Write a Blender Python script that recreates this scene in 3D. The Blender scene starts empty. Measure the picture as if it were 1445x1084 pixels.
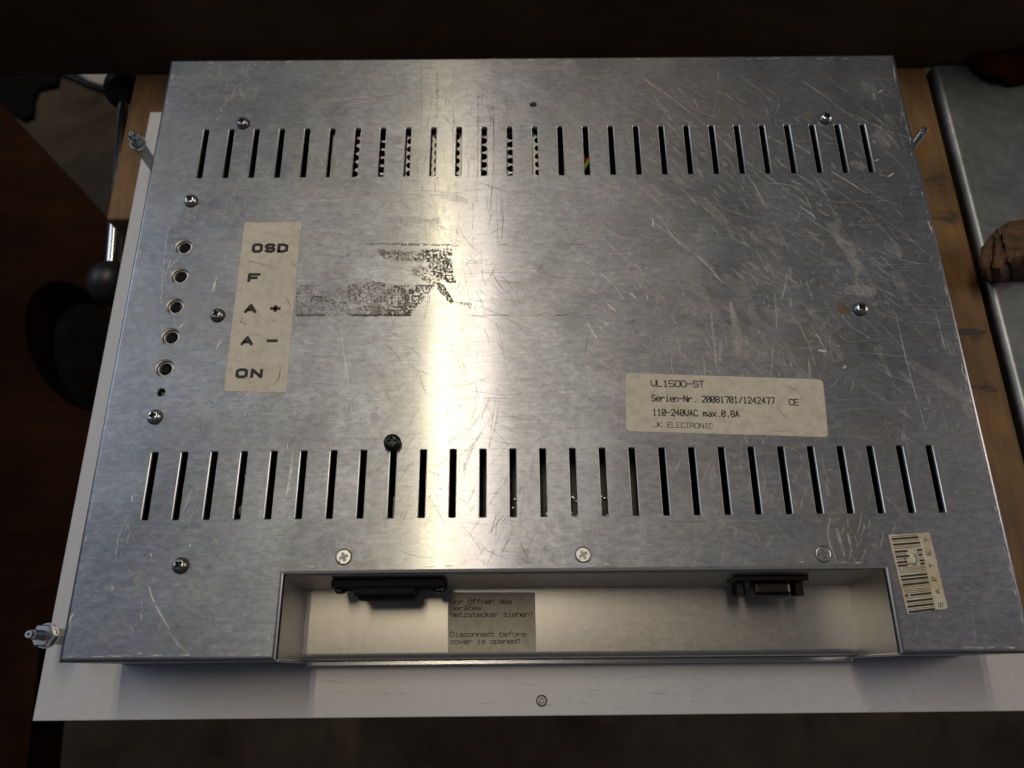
import bpy, bmesh, math, random
from mathutils import Vector, Matrix, noise
random.seed(7)
sc = bpy.context.scene
C = sc.collection

# ---------------------------------------------------------------- camera
F = 1085.0                                   # focal length in photo pixels
R0 = Vector((0.999956399, -0.00930911403, -0.000735718913))     # camera right
R1 = Vector((-0.00896960419, -0.935591249, -0.352971048))       # camera down
R2 = Vector((0.00259751556, 0.352962257, -0.935633955))         # camera forward
CAM = Vector((-0.0128388795, -0.0574857375, 0.299311433))
cd = bpy.data.cameras.new('camera')
cam = bpy.data.objects.new('camera', cd); C.objects.link(cam)
cam.matrix_world = Matrix((
    (R0.x, -R1.x, -R2.x, CAM.x), (R0.y, -R1.y, -R2.y, CAM.y),
    (R0.z, -R1.z, -R2.z, CAM.z), (0, 0, 0, 1)))
cd.sensor_width = 36.0; cd.lens = F / 1445 * 36
cd.clip_start = 0.01; cd.clip_end = 50
cd.dof.use_dof = True; cd.dof.focus_distance = 0.325; cd.dof.aperture_fstop = 10
sc.camera = cam

# ---------------------------------------------------------------- light
w = bpy.data.worlds.new('World'); sc.world = w; w.use_nodes = True
bg = w.node_tree.nodes['Background']
bg.inputs['Color'].default_value = (0.80, 0.86, 1.0, 1); bg.inputs['Strength'].default_value = 0.03

def area(name, loc, target, sx, sy, power, col):
    l = bpy.data.lights.new(name, 'AREA'); l.shape = 'RECTANGLE'; l.size = sx; l.size_y = sy
    l.energy = power; l.color = col
    o = bpy.data.objects.new(name, l); C.objects.link(o); o.location = loc
    d = Vector(target) - Vector(loc)
    o.rotation_euler = d.to_track_quat('-Z', 'Y').to_euler()
    return o
# twin tube ceiling lamp running away from the viewer, about 1.8 m above the bench
area('tube_lamp', (-0.205, 0.70, 1.8), (-0.205, 0.70, 0), 0.028, 1.25, 5.2, (1.0, 0.87, 0.56))
area('tube_lamp', (-0.105, 0.70, 1.8), (-0.105, 0.70, 0), 0.028, 1.25, 2.8, (1.0, 0.85, 0.76))
# daylight from a window on the left, and a weak warm lamp far to the right
area('window_light', (-1.7, 0.7, 1.35), (0, 0.1, 0), 1.4, 1.2, 6.5, (0.74, 0.84, 1.0))
area('room_lamp', (2.0, 0.35, 0.95), (0, 0.1, 0), 0.8, 0.8, 7.0, (1.0, 0.88, 0.80))

vs = sc.view_settings
vs.view_transform = 'Standard'; vs.look = 'None'; vs.exposure = 0.38; vs.gamma = 1; vs.use_curve_mapping = False
sc.cycles.max_bounces = 8; sc.cycles.use_denoising = True
sc.cycles.sample_clamp_indirect = 4.0

# ---------------------------------------------------------------- helpers
mm = 0.001
def P(x, y, z=0.0):
    """photo pixel -> point (mm) on the horizontal plane at height z (mm)"""
    d = R0 * ((x - 722.5) / F) + R1 * ((y - 542) / F) + R2
    s = (z * mm - CAM.z) / d.z
    return (CAM + d * s) * 1000

def tag(o, label=None, cat=None, group=None, kind=None):
    if label: o['label'] = label
    if cat: o['category'] = cat
    if group: o['group'] = group
    if kind: o['kind'] = kind
    return o

def obj(name, bm, mat, parent=None, smooth=False, loc=None):
    me = bpy.data.meshes.new(name)
    bmesh.ops.recalc_face_normals(bm, faces=bm.faces[:])
    if smooth:
        for f in bm.faces: f.smooth = True
    bm.to_mesh(me); bm.free()
    if smooth:
        try: me.set_sharp_from_angle(angle=math.radians(38))
        except Exception: pass
    o = bpy.data.objects.new(name, me); C.objects.link(o)
    me.materials.append(mat)
    if parent: o.parent = parent
    if loc: o.location = Vector(loc) * mm
    return o

def empty(name, loc=(0, 0, 0)):
    o = bpy.data.objects.new(name, None); C.objects.link(o)
    o.location = Vector(loc) * mm; o.empty_display_size = 0.01
    return o

def V(p): return (p[0] * mm, p[1] * mm, p[2] * mm)

def box(bm, x0, x1, y0, y1, z0, z1, bev=0.0):
    b = bmesh.new()
    vs_ = [b.verts.new(V((x, y, z))) for x in (x0, x1) for y in (y0, y1) for z in (z0, z1)]
    for a in ((0, 1, 3, 2), (4, 6, 7, 5), (0, 4, 5, 1), (2, 3, 7, 6), (0, 2, 6, 4), (1, 5, 7, 3)):
        b.faces.new([vs_[i] for i in a])
    if bev:
        bmesh.ops.bevel(b, geom=b.edges[:] , offset=bev * mm, segments=2, profile=0.5, affect='EDGES')
    merge(bm, b)

def merge(bm, b, M=None):
    if M is not None: bmesh.ops.transform(b, matrix=M, verts=b.verts[:])
    me = bpy.data.meshes.new('t'); b.to_mesh(me); b.free(); bm.from_mesh(me); bpy.data.meshes.remove(me)

def circle(cx, cy, r, n=24, a0=0.0):
    return [(cx + r * math.cos(a0 + 2 * math.pi * i / n), cy + r * math.sin(a0 + 2 * math.pi * i / n)) for i in range(n)]

def rrect(x0, x1, y0, y1, r, n=3):
    pts = []
    for cx, cy, a in ((x1 - r, y1 - r, 0), (x0 + r, y1 - r, 90), (x0 + r, y0 + r, 180), (x1 - r, y0 + r, 270)):
        for i in range(n + 1):
            t = math.radians(a + 90 * i / n); pts.append((cx + r * math.cos(t), cy + r * math.sin(t)))
    return pts

def ring(bm, pts, z): return [bm.verts.new(V((p[0], p[1], z))) for p in pts]
def bridge(bm, a, b):
    n = len(a)
    for i in range(n):
        j = (i + 1) % n
        bm.faces.new((a[i], a[j], b[j], b[i]))

def fill_loops(bm, loops):
    es = []
    for l in loops:
        for i in range(len(l)):
            a, b = l[i], l[(i + 1) % len(l)]
            e = bm.edges.get((a, b)) or bm.edges.new((a, b)); es.append(e)
    bmesh.ops.triangle_fill(bm, edges=es, use_beauty=True, use_dissolve=False)

def lathe(bm, prof, cx=0, cy=0, n=24, cap0=True, cap1=True):
    rs = [ring(bm, circle(cx, cy, max(r, 0.001), n), z) for r, z in prof]
    for a, b in zip(rs, rs[1:]): bridge(bm, a, b)
    if cap0: bm.faces.new(rs[0])
    if cap1: bm.faces.new(rs[-1])

def tube(bm, pts, r, n=8):
    pts = [Vector(p) for p in pts]; prev = None
    for i, p in enumerate(pts):
        d = (pts[min(i + 1, len(pts) - 1)] - pts[max(i - 1, 0)]).normalized()
        u = d.cross(Vector((0, 0, 1)))
        if u.length < 1e-3: u = d.cross(Vector((0, 1, 0)))
        u.normalize(); v = d.cross(u)
        rr = r[i] if isinstance(r, (list, tuple)) else r
        cur = [bm.verts.new(V(p + u * rr * math.cos(2 * math.pi * k / n) + v * rr * math.sin(2 * math.pi * k / n))) for k in range(n)]
        if prev: bridge(bm, prev, cur)
        else: bm.faces.new(cur)
        prev = cur
    bm.faces.new(prev)

def ribbon(bm, pts, hw, z, taper=True):
    """flat strip along a polyline (mm, xy) at height z"""
    n = len(pts); L = []; Rr = []
    for i, p in enumerate(pts):
        a = pts[max(i - 1, 0)]; b = pts[min(i + 1, n - 1)]
        dx, dy = b[0] - a[0], b[1] - a[1]; l = math.hypot(dx, dy) or 1
        t = i / (n - 1)
        k = hw * (0.25 + 0.75 * math.sin(math.pi * min(max(t, 0.0), 1.0)) ** 0.5 if taper else 1)
        L.append(bm.verts.new(V((p[0] - dy / l * k, p[1] + dx / l * k, z))))
        Rr.append(bm.verts.new(V((p[0] + dy / l * k, p[1] - dx / l * k, z))))
    for i in range(n - 1): bm.faces.new((L[i], Rr[i], Rr[i + 1], L[i + 1]))

# ---------------------------------------------------------------- materials
def mat(name, col, rough=0.5, metal=0.0, **kw):
    m = bpy.data.materials.new(name); m.use_nodes = True
    b = m.node_tree.nodes['Principled BSDF']
    b.inputs['Base Color'].default_value = (*col, 1); b.inputs['Roughness'].default_value = rough
    b.inputs['Metallic'].default_value = metal
    for k, v in kw.items(): b.inputs[k.replace('_', ' ')].default_value = v
    m['b'] = 1
    return m
def nodes(m): return m.node_tree.nodes, m.node_tree.links, m.node_tree.nodes['Principled BSDF']
def noise_tex(m, scale, detail=4, rough=0.6, vec=(1, 1, 1), dist=0.0, rot=0.0):
    N, L, b = nodes(m)
    tc = N.new('ShaderNodeTexCoord'); mp = N.new('ShaderNodeMapping'); mp.inputs['Scale'].default_value = vec
    mp.inputs['Rotation'].default_value = (0, 0, rot)
    L.new(tc.outputs['Object'], mp.inputs['Vector'])
    n = N.new('ShaderNodeTexNoise'); n.inputs['Scale'].default_value = scale; n.inputs['Detail'].default_value = detail
    n.inputs['Roughness'].default_value = rough; n.inputs['Distortion'].default_value = dist
    L.new(mp.outputs['Vector'], n.inputs['Vector'])
    return n
def ramp(m, src, stops):
    N, L, b = nodes(m)
    r = N.new('ShaderNodeValToRGB'); e = r.color_ramp.elements
    while len(e) < len(stops): e.new(0.5)
    for i, (p, c) in enumerate(stops):
        e[i].position = p; e[i].color = (*c, 1) if not isinstance(c, float) else (c, c, c, 1)
    L.new(src, r.inputs['Fac']); return r
def mix(m, fac, a, b_, kind='MIX'):
    N, L, b = nodes(m)
    x = N.new('ShaderNodeMix'); x.data_type = 'RGBA'; x.blend_type = kind
    if isinstance(fac, (int, float)): x.inputs[0].default_value = fac
    else: L.new(fac, x.inputs[0])
    for s, i in ((a, 6), (b_, 7)):
        if isinstance(s, tuple): x.inputs[i].default_value = (*s, 1)
        else: L.new(s, x.inputs[i])
    return x.outputs[2]
def bump(m, src, strength, dist):
    N, L, b = nodes(m)
    x = N.new('ShaderNodeBump'); x.inputs['Strength'].default_value = strength; x.inputs['Distance'].default_value = dist
    L.new(src, x.inputs['Height']); L.new(x.outputs['Normal'], b.inputs['Normal']); return x

def brushed(name, c0, c1, r0, r1, aniso, axis, grain, haze=(0.25, 0.5), hcol=(0.30, 0.30, 0.32), hmet=0.6, hrough=0.62, grime=None, gmin=0.93):
    """metal with a tight stretched lobe, under a worn haze of fine scuffs"""
    m = mat(name, c0, r0, 1.0); N, L, b = nodes(m)
    b.inputs['Anisotropic'].default_value = aniso
    t = N.new('ShaderNodeCombineXYZ'); t.inputs[0].default_value = axis[0]; t.inputs[1].default_value = axis[1]
    L.new(t.outputs[0], b.inputs['Tangent'])
    smudge = noise_tex(m, 24, 9, 0.78, (1, 1.2, 1), 0.3)
    fine = noise_tex(m, 260, 6, 0.75, (1, 1.8, 1), 0.4)
    g = noise_tex(m, 60, 4, 0.7, grain)
    s1 = ramp(m, smudge.outputs['Fac'], [(0.32, c1), (0.68, c0)])
    f1 = ramp(m, fine.outputs['Fac'], [(0.34, 0.72 if grime else 0.9), (0.66, 1.0)])
    g1 = ramp(m, g.outputs['Fac'], [(0.3, gmin), (0.7, 1.0)])
    col = mix(m, 1.0, mix(m, 1.0, s1.outputs[0], f1.outputs[0], 'MULTIPLY'), g1.outputs[0], 'MULTIPLY')
    L.new(col, b.inputs['Base Color'])
    rr = ramp(m, fine.outputs['Fac'], [(0.36, r0), (0.64, r1)])
    L.new(rr.outputs[0], b.inputs['Roughness'])
    bp = bump(m, g.outputs['Fac'], 0.10, 0.00004)
    if grime:                                  # the sheet is slightly wavy
        wv = noise_tex(m, 9, 2, 0.5); b2 = N.new('ShaderNodeBump'); b2.inputs['Strength'].default_value = 0.5; b2.inputs['Distance'].default_value = 0.0010
        L.new(wv.outputs['Fac'], b2.inputs['Height']); L.new(b2.outputs['Normal'], bp.inputs['Normal'])
    h = N.new('ShaderNodeBsdfPrincipled'); h.inputs['Metallic'].default_value = hmet; h.inputs['Roughness'].default_value = hrough
    hc = mix(m, 1.0, tuple(c * 1.0 for c in hcol), mix(m, 1.0, f1.outputs[0], g1.outputs[0], 'MULTIPLY'), 'MULTIPLY'); L.new(hc, h.inputs['Base Color'])
    if grime:
        sm_ = noise_tex(m, 15, 7, 0.66, (1, 1, 1), 1.4)
        hc = mix(m, 1.0, hc, ramp(m, sm_.outputs['Fac'], [(0.34, 0.70), (0.66, 1.12)]).outputs[0], 'MULTIPLY')
        gn = noise_tex(m, 7, 7, 0.72, (1, 1, 1), 0.7)
        hc = mix(m, ramp(m, gn.outputs['Fac'], [(0.50, 0.0), (0.75, 0.6)]).outputs[0], hc, grime); L.new(hc, h.inputs['Base Color'])
    hf = ramp(m, mix(m, 0.65, smudge.outputs['Fac'], fine.outputs['Fac']), [(0.38, haze[0]), (0.62, haze[1])])
    ms = N.new('ShaderNodeMixShader'); L.new(hf.outputs[0], ms.inputs[0]); L.new(b.outputs[0], ms.inputs[1]); L.new(h.outputs[0], ms.inputs[2])
    L.new(ms.outputs[0], N['Material Output'].inputs['Surface'])
    return m

M = {}
M['alu'] = brushed('brushed_aluminium', (0.74, 0.74, 0.76), (0.69, 0.69, 0.72), 0.19, 0.23, 0.90, (0, 1), (1, 40, 1), (0.74, 0.88), (0.435, 0.465, 0.54), 0.96, 0.42, (0.43, 0.40, 0.35), 0.76)
M['panel'] = brushed('satin_aluminium', (0.80, 0.79, 0.82), (0.74, 0.73, 0.76), 0.50, 0.58, 0.3, (0, 1), (30, 1, 1), (0.80, 0.86), (0.66, 0.66, 0.70), 0.1)
M['tray'] = brushed('tray_aluminium', (0.80, 0.77, 0.72), (0.66, 0.63, 0.58), 0.30, 0.38, 0.3, (0, 1), (12, 1, 1), (0.5, 0.6), (0.76, 0.73, 0.69), 0.92, 0.40)
M['cut'] = mat('bare_cut_aluminium', (0.84, 0.83, 0.82), 0.40, 0.9)
M['zinc'] = mat('zinc_plated_steel', (0.62, 0.63, 0.64), 0.26, 1.0)
M['zinc_flat'] = mat('zinc_screw', (0.56, 0.57, 0.58), 0.34, 1.0)
M['cage'] = mat('dull_cage_steel', (0.42, 0.42, 0.42), 0.4, 1.0)
M['zinc_dark'] = mat('tarnished_screw_steel', (0.34, 0.34, 0.34), 0.30, 1.0)
M['sock'] = mat('dull_socket_metal', (0.05, 0.045, 0.043), 0.35, 1.0)
M['bright'] = mat('bright_steel', (0.75, 0.75, 0.76), 0.2, 1.0)
M['recess'] = mat('dark_cross_recess', (0.05, 0.05, 0.048), 0.5, 0.6)  # dark tone puts the shade of the cross recess into its colour
M['black'] = mat('black_plastic', (0.012, 0.012, 0.015), 0.42)
M['matt'] = mat('matt_black_plastic', (0.010, 0.010, 0.012), 0.75, 0.0, Specular_IOR_Level=0.15)
M['blackmetal'] = mat('black_oxide_steel', (0.035, 0.035, 0.037), 0.32, 0.7)
M['dark'] = mat('dark_interior', (0.006, 0.006, 0.006), 0.9, 0.0, Specular_IOR_Level=0.05)  # near-black puts the interior's shade into the colour; also colours the black case
M['rubber'] = mat('grimy_gasket', (0.02, 0.02, 0.02), 0.6)
M['ink'] = mat('black_ink', (0.018, 0.017, 0.016), 0.6)
M['ink_thin'] = mat('grey_print_ink', (0.06, 0.058, 0.05), 0.6)
M['pcb'] = mat('green_circuit_board', (0.003, 0.010, 0.005), 0.5)
M['solder'] = mat('solder', (0.5, 0.52, 0.5), 0.35, 1.0)
M['led'] = mat('green_lens', (0.01, 0.05, 0.02), 0.15)
M['red'] = mat('red_insulation', (0.45, 0.02, 0.03), 0.4)
M['green'] = mat('green_yellow_insulation', (0.25, 0.40, 0.03), 0.4)
M['yellow'] = mat('yellow_tape', (0.5, 0.36, 0.03), 0.5)

def paper(name, c, dirt, gloss=0.45):
    m = mat(name, c, gloss); N, L, b = nodes(m)
    n1 = noise_tex(m, 45, 5, 0.65, (1, 1, 1), 1.0); n2 = noise_tex(m, 260, 3, 0.6, (1, 1, 1), 0.3)
    a = ramp(m, n1.outputs['Fac'], [(0.30, dirt), (0.55, c)])
    a2 = ramp(m, n2.outputs['Fac'], [(0.30, 0.80), (0.55, 1.0)])
    L.new(mix(m, 1.0, a.outputs[0], a2.outputs[0], 'MULTIPLY'), b.inputs['Base Color'])
    return m
M['paper'] = paper('yellowed_label_film', (0.70, 0.645, 0.545), (0.64, 0.58, 0.48))
M['paper2'] = paper('barcode_label_film', (0.72, 0.68, 0.58), (0.55, 0.45, 0.26), 0.3)
M['paper3'] = paper('grey_label_film', (0.40, 0.37, 0.30), (0.35, 0.32, 0.26), 0.4)

def wood(name, c0, c1, grain, scale=30, rough=0.6):
    m = mat(name, c0, rough); N, L, b = nodes(m)
    g = noise_tex(m, scale, 6, 0.65, grain, 0.4); bl = noise_tex(m, 14, 4, 0.6, (1, 1, 1), 0.5)
    a = ramp(m, g.outputs['Fac'], [(0.32, c1), (0.66, c0)])
    d = ramp(m, bl.outputs['Fac'], [(0.30, 0.45), (0.62, 1.0)])
    L.new(mix(m, 1.0, a.outputs[0], d.outputs[0], 'MULTIPLY'), b.inputs['Base Color'])
    bump(m, g.outputs['Fac'], 0.3, 0.0008)
    return m
M['wood'] = wood('worn_bench_wood', (0.26, 0.135, 0.042), (0.14, 0.07, 0.02), (6, 1, 6))
M['wood_dark'] = wood('dark_stained_board', (0.085, 0.05, 0.024), (0.05, 0.028, 0.014), (1, 8, 8))
M['wood_block'] = wood('split_wood', (0.17, 0.072, 0.024), (0.035, 0.015, 0.006), (1.5, 6, 6), 60)
M['redbrown'] = wood('red_brown_board', (0.032, 0.0122, 0.0045), (0.019, 0.0072, 0.003), (1, 5, 1), 12, 0.9)
M['redbrown'].node_tree.nodes['Principled BSDF'].inputs['Specular IOR Level'].default_value = 0.05
def speckle(name, c0, c1, scale, rough, metal=0.0):
    m = mat(name, c0, rough, metal); N, L, b = nodes(m)
    n = noise_tex(m, scale, 6, 0.7, (1, 1, 1), 0.6)
    L.new(ramp(m, n.outputs['Fac'], [(0.32, c1), (0.66, c0)]).outputs[0], b.inputs['Base Color'])
    bump(m, n.outputs['Fac'], 0.25, 0.0006)
    return m
M['floor'] = speckle('dirty_concrete', (0.105, 0.082, 0.053), (0.045, 0.035, 0.025), 9, 0.85)
M['backing'] = speckle('dark_backing', (0.06, 0.045, 0.03), (0.008, 0.006, 0.004), 22, 0.9)  # dark mottled colour for the added sheet under the hand hole
M['steel'] = speckle('galvanised_steel', (0.36, 0.385, 0.41), (0.22, 0.235, 0.25), 70, 0.42, 1.0)
M['floor'].node_tree.nodes['Principled BSDF'].inputs['Specular IOR Level'].default_value = 0.1
M['pale'] = mat('pale_board', (0.45, 0.40, 0.36), 0.7)
M['rag'] = speckle('dark_red_cloth', (0.028, 0.008, 0.005), (0.012, 0.004, 0.003), 60, 0.9)
def streak(name, c, alpha, metal, rough):
    m = mat(name, c, rough, metal); N, L, b = nodes(m)
    n = noise_tex(m, 220, 3, 0.7, (1, 1, 1), 0.5)
    r = ramp(m, n.outputs['Fac'], [(0.35, alpha * 0.25), (0.6, alpha)]); L.new(r.outputs[0], b.inputs['Alpha'])
    return m
M['smear'] = streak('label_smear', (0.10, 0.085, 0.06), 0.75, 0.0, 0.7)
M['s_hi'] = streak('bright_scratch', (0.80, 0.79, 0.77), 0.9, 0.35, 0.45)
M['s_mid'] = streak('scratch', (0.70, 0.69, 0.67), 0.6, 0.35, 0.45)
M['s_lo'] = streak('faint_scratch', (0.66, 0.64, 0.60), 0.32, 0.35, 0.5)
M['s_smear'] = streak('cloudy_smear', (0.62, 0.61, 0.60), 0.20, 0.3, 0.6)
M['s_dark'] = streak('dark_rub_mark', (0.07, 0.068, 0.066), 0.5, 0.0, 0.7)
M['rag'].node_tree.nodes['Principled BSDF'].inputs['Specular IOR Level'].default_value = 0.0
M['film'] = mat('adhesive_film', (0.30, 0.25, 0.18), 0.7)
_n = noise_tex(M['film'], 140, 6, 0.75, (1, 2, 1), 0.5)
_r = ramp(M['film'], _n.outputs['Fac'], [(0.47, 0.0), (0.66, 0.5)]); M['film'].node_tree.links.new(_r.outputs[0], M['film'].node_tree.nodes['Principled BSDF'].inputs['Alpha'])
M['crumb'] = mat('dark_adhesive_crumbs', (0.085, 0.085, 0.07), 0.75)
M['crumb_b'] = mat('brown_adhesive_crumbs', (0.19, 0.15, 0.11), 0.75)
M['rust'] = mat('rust_stain', (0.22, 0.12, 0.035), 0.8)

# ================================================================ the setting
ZB = -54.0                                   # bench top, the panel lies on it
bm = bmesh.new(); box(bm, -2600, 2600, -2200, 3400, -840, -800)
tag(obj('floor', bm, M['floor']), kind='structure')

def wooden(name, x0, x1, y0, y1, z0, z1, bev, m, label, cat):
    b = bmesh.new(); box(b, x0, x1, y0, y1, z0, z1, bev)
    return tag(obj(name, b, m), label, cat)
wooden('wooden_rail', 178, 230, -70, 300, ZB - 34, ZB, 1.2, M['wood'],
       'long brown wooden bench rail between the monitor and the grey steel sheet', 'wood rail')
rail = bpy.data.objects['wooden_rail']; bm = bmesh.new(); rng0 = random.Random(5)
for y, n_ in ((305, 7), (255, 4), (470, 5), (545, 4)):
    for k in range(n_):
        yy = y + rng0.uniform(-5, 7); a, b = P(rng0.uniform(1300, 1335) + (y - 300) * .2, yy, ZB), P(rng0.uniform(1345, 1362) + (y - 300) * .22, yy + rng0.uniform(-3, 3), ZB)
        ribbon(bm, [(a.x, a.y), ((a.x + b.x) / 2, (a.y + b.y) / 2 + rng0.uniform(-1, 1)), (min(b.x, 228), b.y)], rng0.uniform(.4, 2.2), ZB + .03 + .004 * k)
tag(obj('dirt_marks', bm, M['s_dark'], rail), kind='stuff')
wooden('wooden_jaw', -228.5, -90, 172, 300, ZB - 20, ZB - 0.3, 1.5, M['wood'],
       'short brown wooden vice jaw beside the steel handle, under the panel edge', 'vice jaw')
wooden('wooden_board', -620, 640, 269.5, 294, ZB - 0.2, 14, 1.0, M['wood_dark'],
       'dark stained wooden board standing on edge behind the monitor', 'board')

# steel sheet with rolled edge
bm = bmesh.new(); box(bm, 232.6, 470, -70, 268.5, -80, -50.8, 0)
bmesh.ops.bevel(bm, geom=[e for e in bm.edges if all(abs(v.co.x - 0.2326) < 1e-5 and v.co.z > -0.06 for v in e.verts)], offset=0.0035, segments=5, profile=0.5, affect='EDGES')
tag(obj('steel_sheet', bm, M['steel'], smooth=True), 'grey galvanised steel sheet with rounded edge beside the wooden rail', 'steel sheet')

# broken wooden stump lying on the steel
root = empty('wooden_stump', (250, 150, -50))
tag(root, 'split brown wooden stump with dark cracks lying on grey steel sheet', 'wood block')
def chunk(poly, near, ztop):
    """splintered piece of the block: top outline and foot outline from the photo, edges worn"""
    b = bmesh.new(); rj = random.Random(int(poly[0][0]))
    def fine(pts):
        o = []
        for a, c in zip(pts, pts[1:] + pts[:1]):
            for k in range(6): o.append((a[0] + (c[0] - a[0]) * k / 6, a[1] + (c[1] - a[1]) * k / 6))
        return o
    top = [P(x, y, ztop) for x, y in fine(poly)]; foot = [P(x, y, -51) for x, y in fine(near)]
    cx = sum((p for p in top), Vector()) / len(top); rings = []
    for t, k in ((1, 1.0), (.55, 1.02), (.15, 1.0), (0, .95), (0, .80), (0, .5)):
        cur = []
        for a, f in zip(top, foot):
            p = a.lerp(f, t) if t else cx + (a - cx) * k
            jz = noise.noise(p * .35) * .9 + noise.noise(Vector((p.x * .25, p.y * 1.2, p.z))) * .8
            q = p + Vector((jz * .6, jz * .5, jz * (.8 if not t else 0) - (1.2 if k == .95 and not t else 0)))
            cur.append(b.verts.new(V((q.x, q.y, -51.0 if t == 1 else q.z))))
        if rings: bridge(b, rings[-1], cur)
        else: b.faces.new(cur)
        rings.append(cur)
    b.faces.new(rings[-1]); bmesh.ops.translate(b, vec=-root.location, verts=b.verts[:])
    obj('splinter', b, M['wood_block'], root, True)
chunk([(1383, 372), (1386, 348), (1402, 327), (1402, 345), (1400, 376), (1394, 386)], [(1385, 396), (1389, 362), (1404, 345), (1404, 360), (1402, 398), (1396, 399)], -33)
chunk([(1401, 376), (1404, 345), (1403, 326), (1409, 319), (1416, 345), (1424, 371), (1412, 380)], [(1403, 398), (1406, 360), (1405, 345), (1411, 340), (1418, 362), (1426, 396), (1414, 399)], -32)
chunk([(1426, 370), (1418, 344), (1411, 318), (1425, 309), (1475, 303), (1475, 364), (1445, 362)], [(1428, 396), (1420, 362), (1413, 340), (1427, 332), (1478, 325), (1478, 396), (1447, 399)], -30)

# dark red cloth lump
bm = bmesh.new(); bmesh.ops.create_icosphere(bm, subdivisions=4, radius=1)
for v in bm.verts:
    k = 1 + 0.3 * noise.noise(v.co * 1.8) + 0.12 * noise.noise(v.co * 5)
    v.co = Vector((283 + v.co.x * 30 * k, 268 + v.co.y * 14 * k, max(-51.0, -48 + v.co.z * 9 * k))) * mm
    v.co.y = min(v.co.y, 0.2692)
tag(obj('red_cloth', bm, M['rag'], smooth=True), 'crumpled dark red cloth on steel sheet against the back board', 'cloth')

# vice handle: steel rod with two black ball ends
root = empty('vice_handle', (-242, 214, -80))
tag(root, 'steel vice handle bar with black ball ends left of the monitor', 'vice handle')
A, B = P(178, 127, -81), P(157, 400, -81)
def rel(b): bmesh.ops.translate(b, vec=-root.location, verts=b.verts[:]); return b
bm = bmesh.new(); tube(bm, [A, A.lerp(B, .5), B], 4.1, 20); obj('rod', rel(bm), M['bright'], root, True)
for c in (A, B):
    bm = bmesh.new(); bmesh.ops.create_uvsphere(bm, u_segments=32, v_segments=20, radius=12.6 * mm)
    bmesh.ops.translate(bm, vec=c * mm, verts=bm.verts[:])
    obj('ball_knob', rel(bm), M['black'], root, True)
bm = bmesh.new(); tube(bm, [A.lerp(B, .55) + Vector((22, 0, -14)), A.lerp(B, .55) + Vector((150, 0, -14))], 9, 20); obj('spindle', rel(bm), M['zinc_dark'], root, True)

# red-brown board with an oval hand hole, standing lower on the left
zb = -250.0
out = [P(x, y, zb) for x, y in ((5, 149), (282, 446), (282, 800), (60, 880), (30, 1150), (-320, 1150), (-320, 149))]
c1, c2 = P(62, 404, zb), P(158, 574, zb)
cc = (c1 + c2) / 2; ax = (c2 - c1); la = ax.length / 2 * 1.02; ang = math.atan2(ax.y, ax.x)
hole = []
for i in range(40):
    t = 2 * math.pi * i / 40; u, v = la * math.cos(t), la * 0.52 * math.sin(t)
    hole.append((cc.x + u * math.cos(ang) - v * math.sin(ang), cc.y + u * math.sin(ang) + v * math.cos(ang)))
bm = bmesh.new()
for z in (0, -40):
    lo = ring(bm, [(p.x, p.y) for p in out], zb + z); hi = ring(bm, hole, zb + z); fill_loops(bm, [lo, hi])
    if z == 0: keep = (lo, hi)
bridge(bm, keep[0], lo); bridge(bm, keep[1], hi)
tag(obj('hand_hole_board', bm, M['redbrown']), 'dark red-brown wooden board with oval hand hole below the bench', 'board')

bm = bmesh.new(); box(bm, -640, -230, 60, 330, -445, -430, 2)  # made-up sheet, added to keep the lit floor out of the hole
tag(obj('hole_backing', bm, M['backing']), 'added dark shelf board seen through the oval hand hole', 'backing')
# things on the floor behind: pale board, cable, black case
p = [P(x, y, -640) for x, y in ((104, 100), (168, 100), (168, 128), (150, 128))]
bm = bmesh.new(); a = ring(bm, p, -640); b_ = ring(bm, p, -652); bm.faces.new(a); bm.faces.new(b_); bridge(bm, a, b_)
tag(obj('pale_board', bm, M['pale']), 'pale offcut showing behind the black ball of the handle', 'offcut')
bm = bmesh.new(); tube(bm, [P(60, 95, -600), P(100, 108, -600), P(128, 121, -600), P(160, 131, -600)], 6.5, 10)
tag(obj('black_cable', bm, M['black'], smooth=True), 'thick black cable running behind the vice handle ball', 'cable')
bm = bmesh.new()
p = [P(x, y, -520) for x, y in ((-60, 60), (90, 60), (78, 118), (52, 124), (46, 136), (44, 162), (30, 168), (14, 158), (-60, 190))]
a = ring(bm, p, -520); b_ = ring(bm, p, -530); fill_loops(bm, [a]); fill_loops(bm, [b_]); bridge(bm, a, b_)
tag(obj('black_case', bm, M['dark']), 'black plastic case with jagged edge behind the red-brown board', 'case')

# ================================================================ the monitor
mon = empty('panel_monitor', (0, 80, ZB))
tag(mon, 'scratched aluminium industrial flat panel monitor lying face down on the bench', 'monitor')
OFF = -mon.location
def part(name, bm, m, parent=None, smooth=False, flat_top=False, **kw):
    if flat_top: tops = [all(abs(v.co.z) < 1e-7 for v in f.verts) for f in bm.faces]
    if parent is None or parent == mon:
        bmesh.ops.translate(bm, vec=OFF, verts=bm.verts[:]); o = obj(name, bm, m, mon, smooth)
    else:                                   # sub-parts share the frame of their part
        bmesh.ops.translate(bm, vec=OFF, verts=bm.verts[:]); o = obj(name, bm, m, parent, smooth)
    if flat_top:
        for f, t in zip(o.data.polygons, tops):
            if t: f.use_smooth = False
    if name == 'screw': o.data.materials.append(M['recess'])
    return tag(o, **kw)

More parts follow.
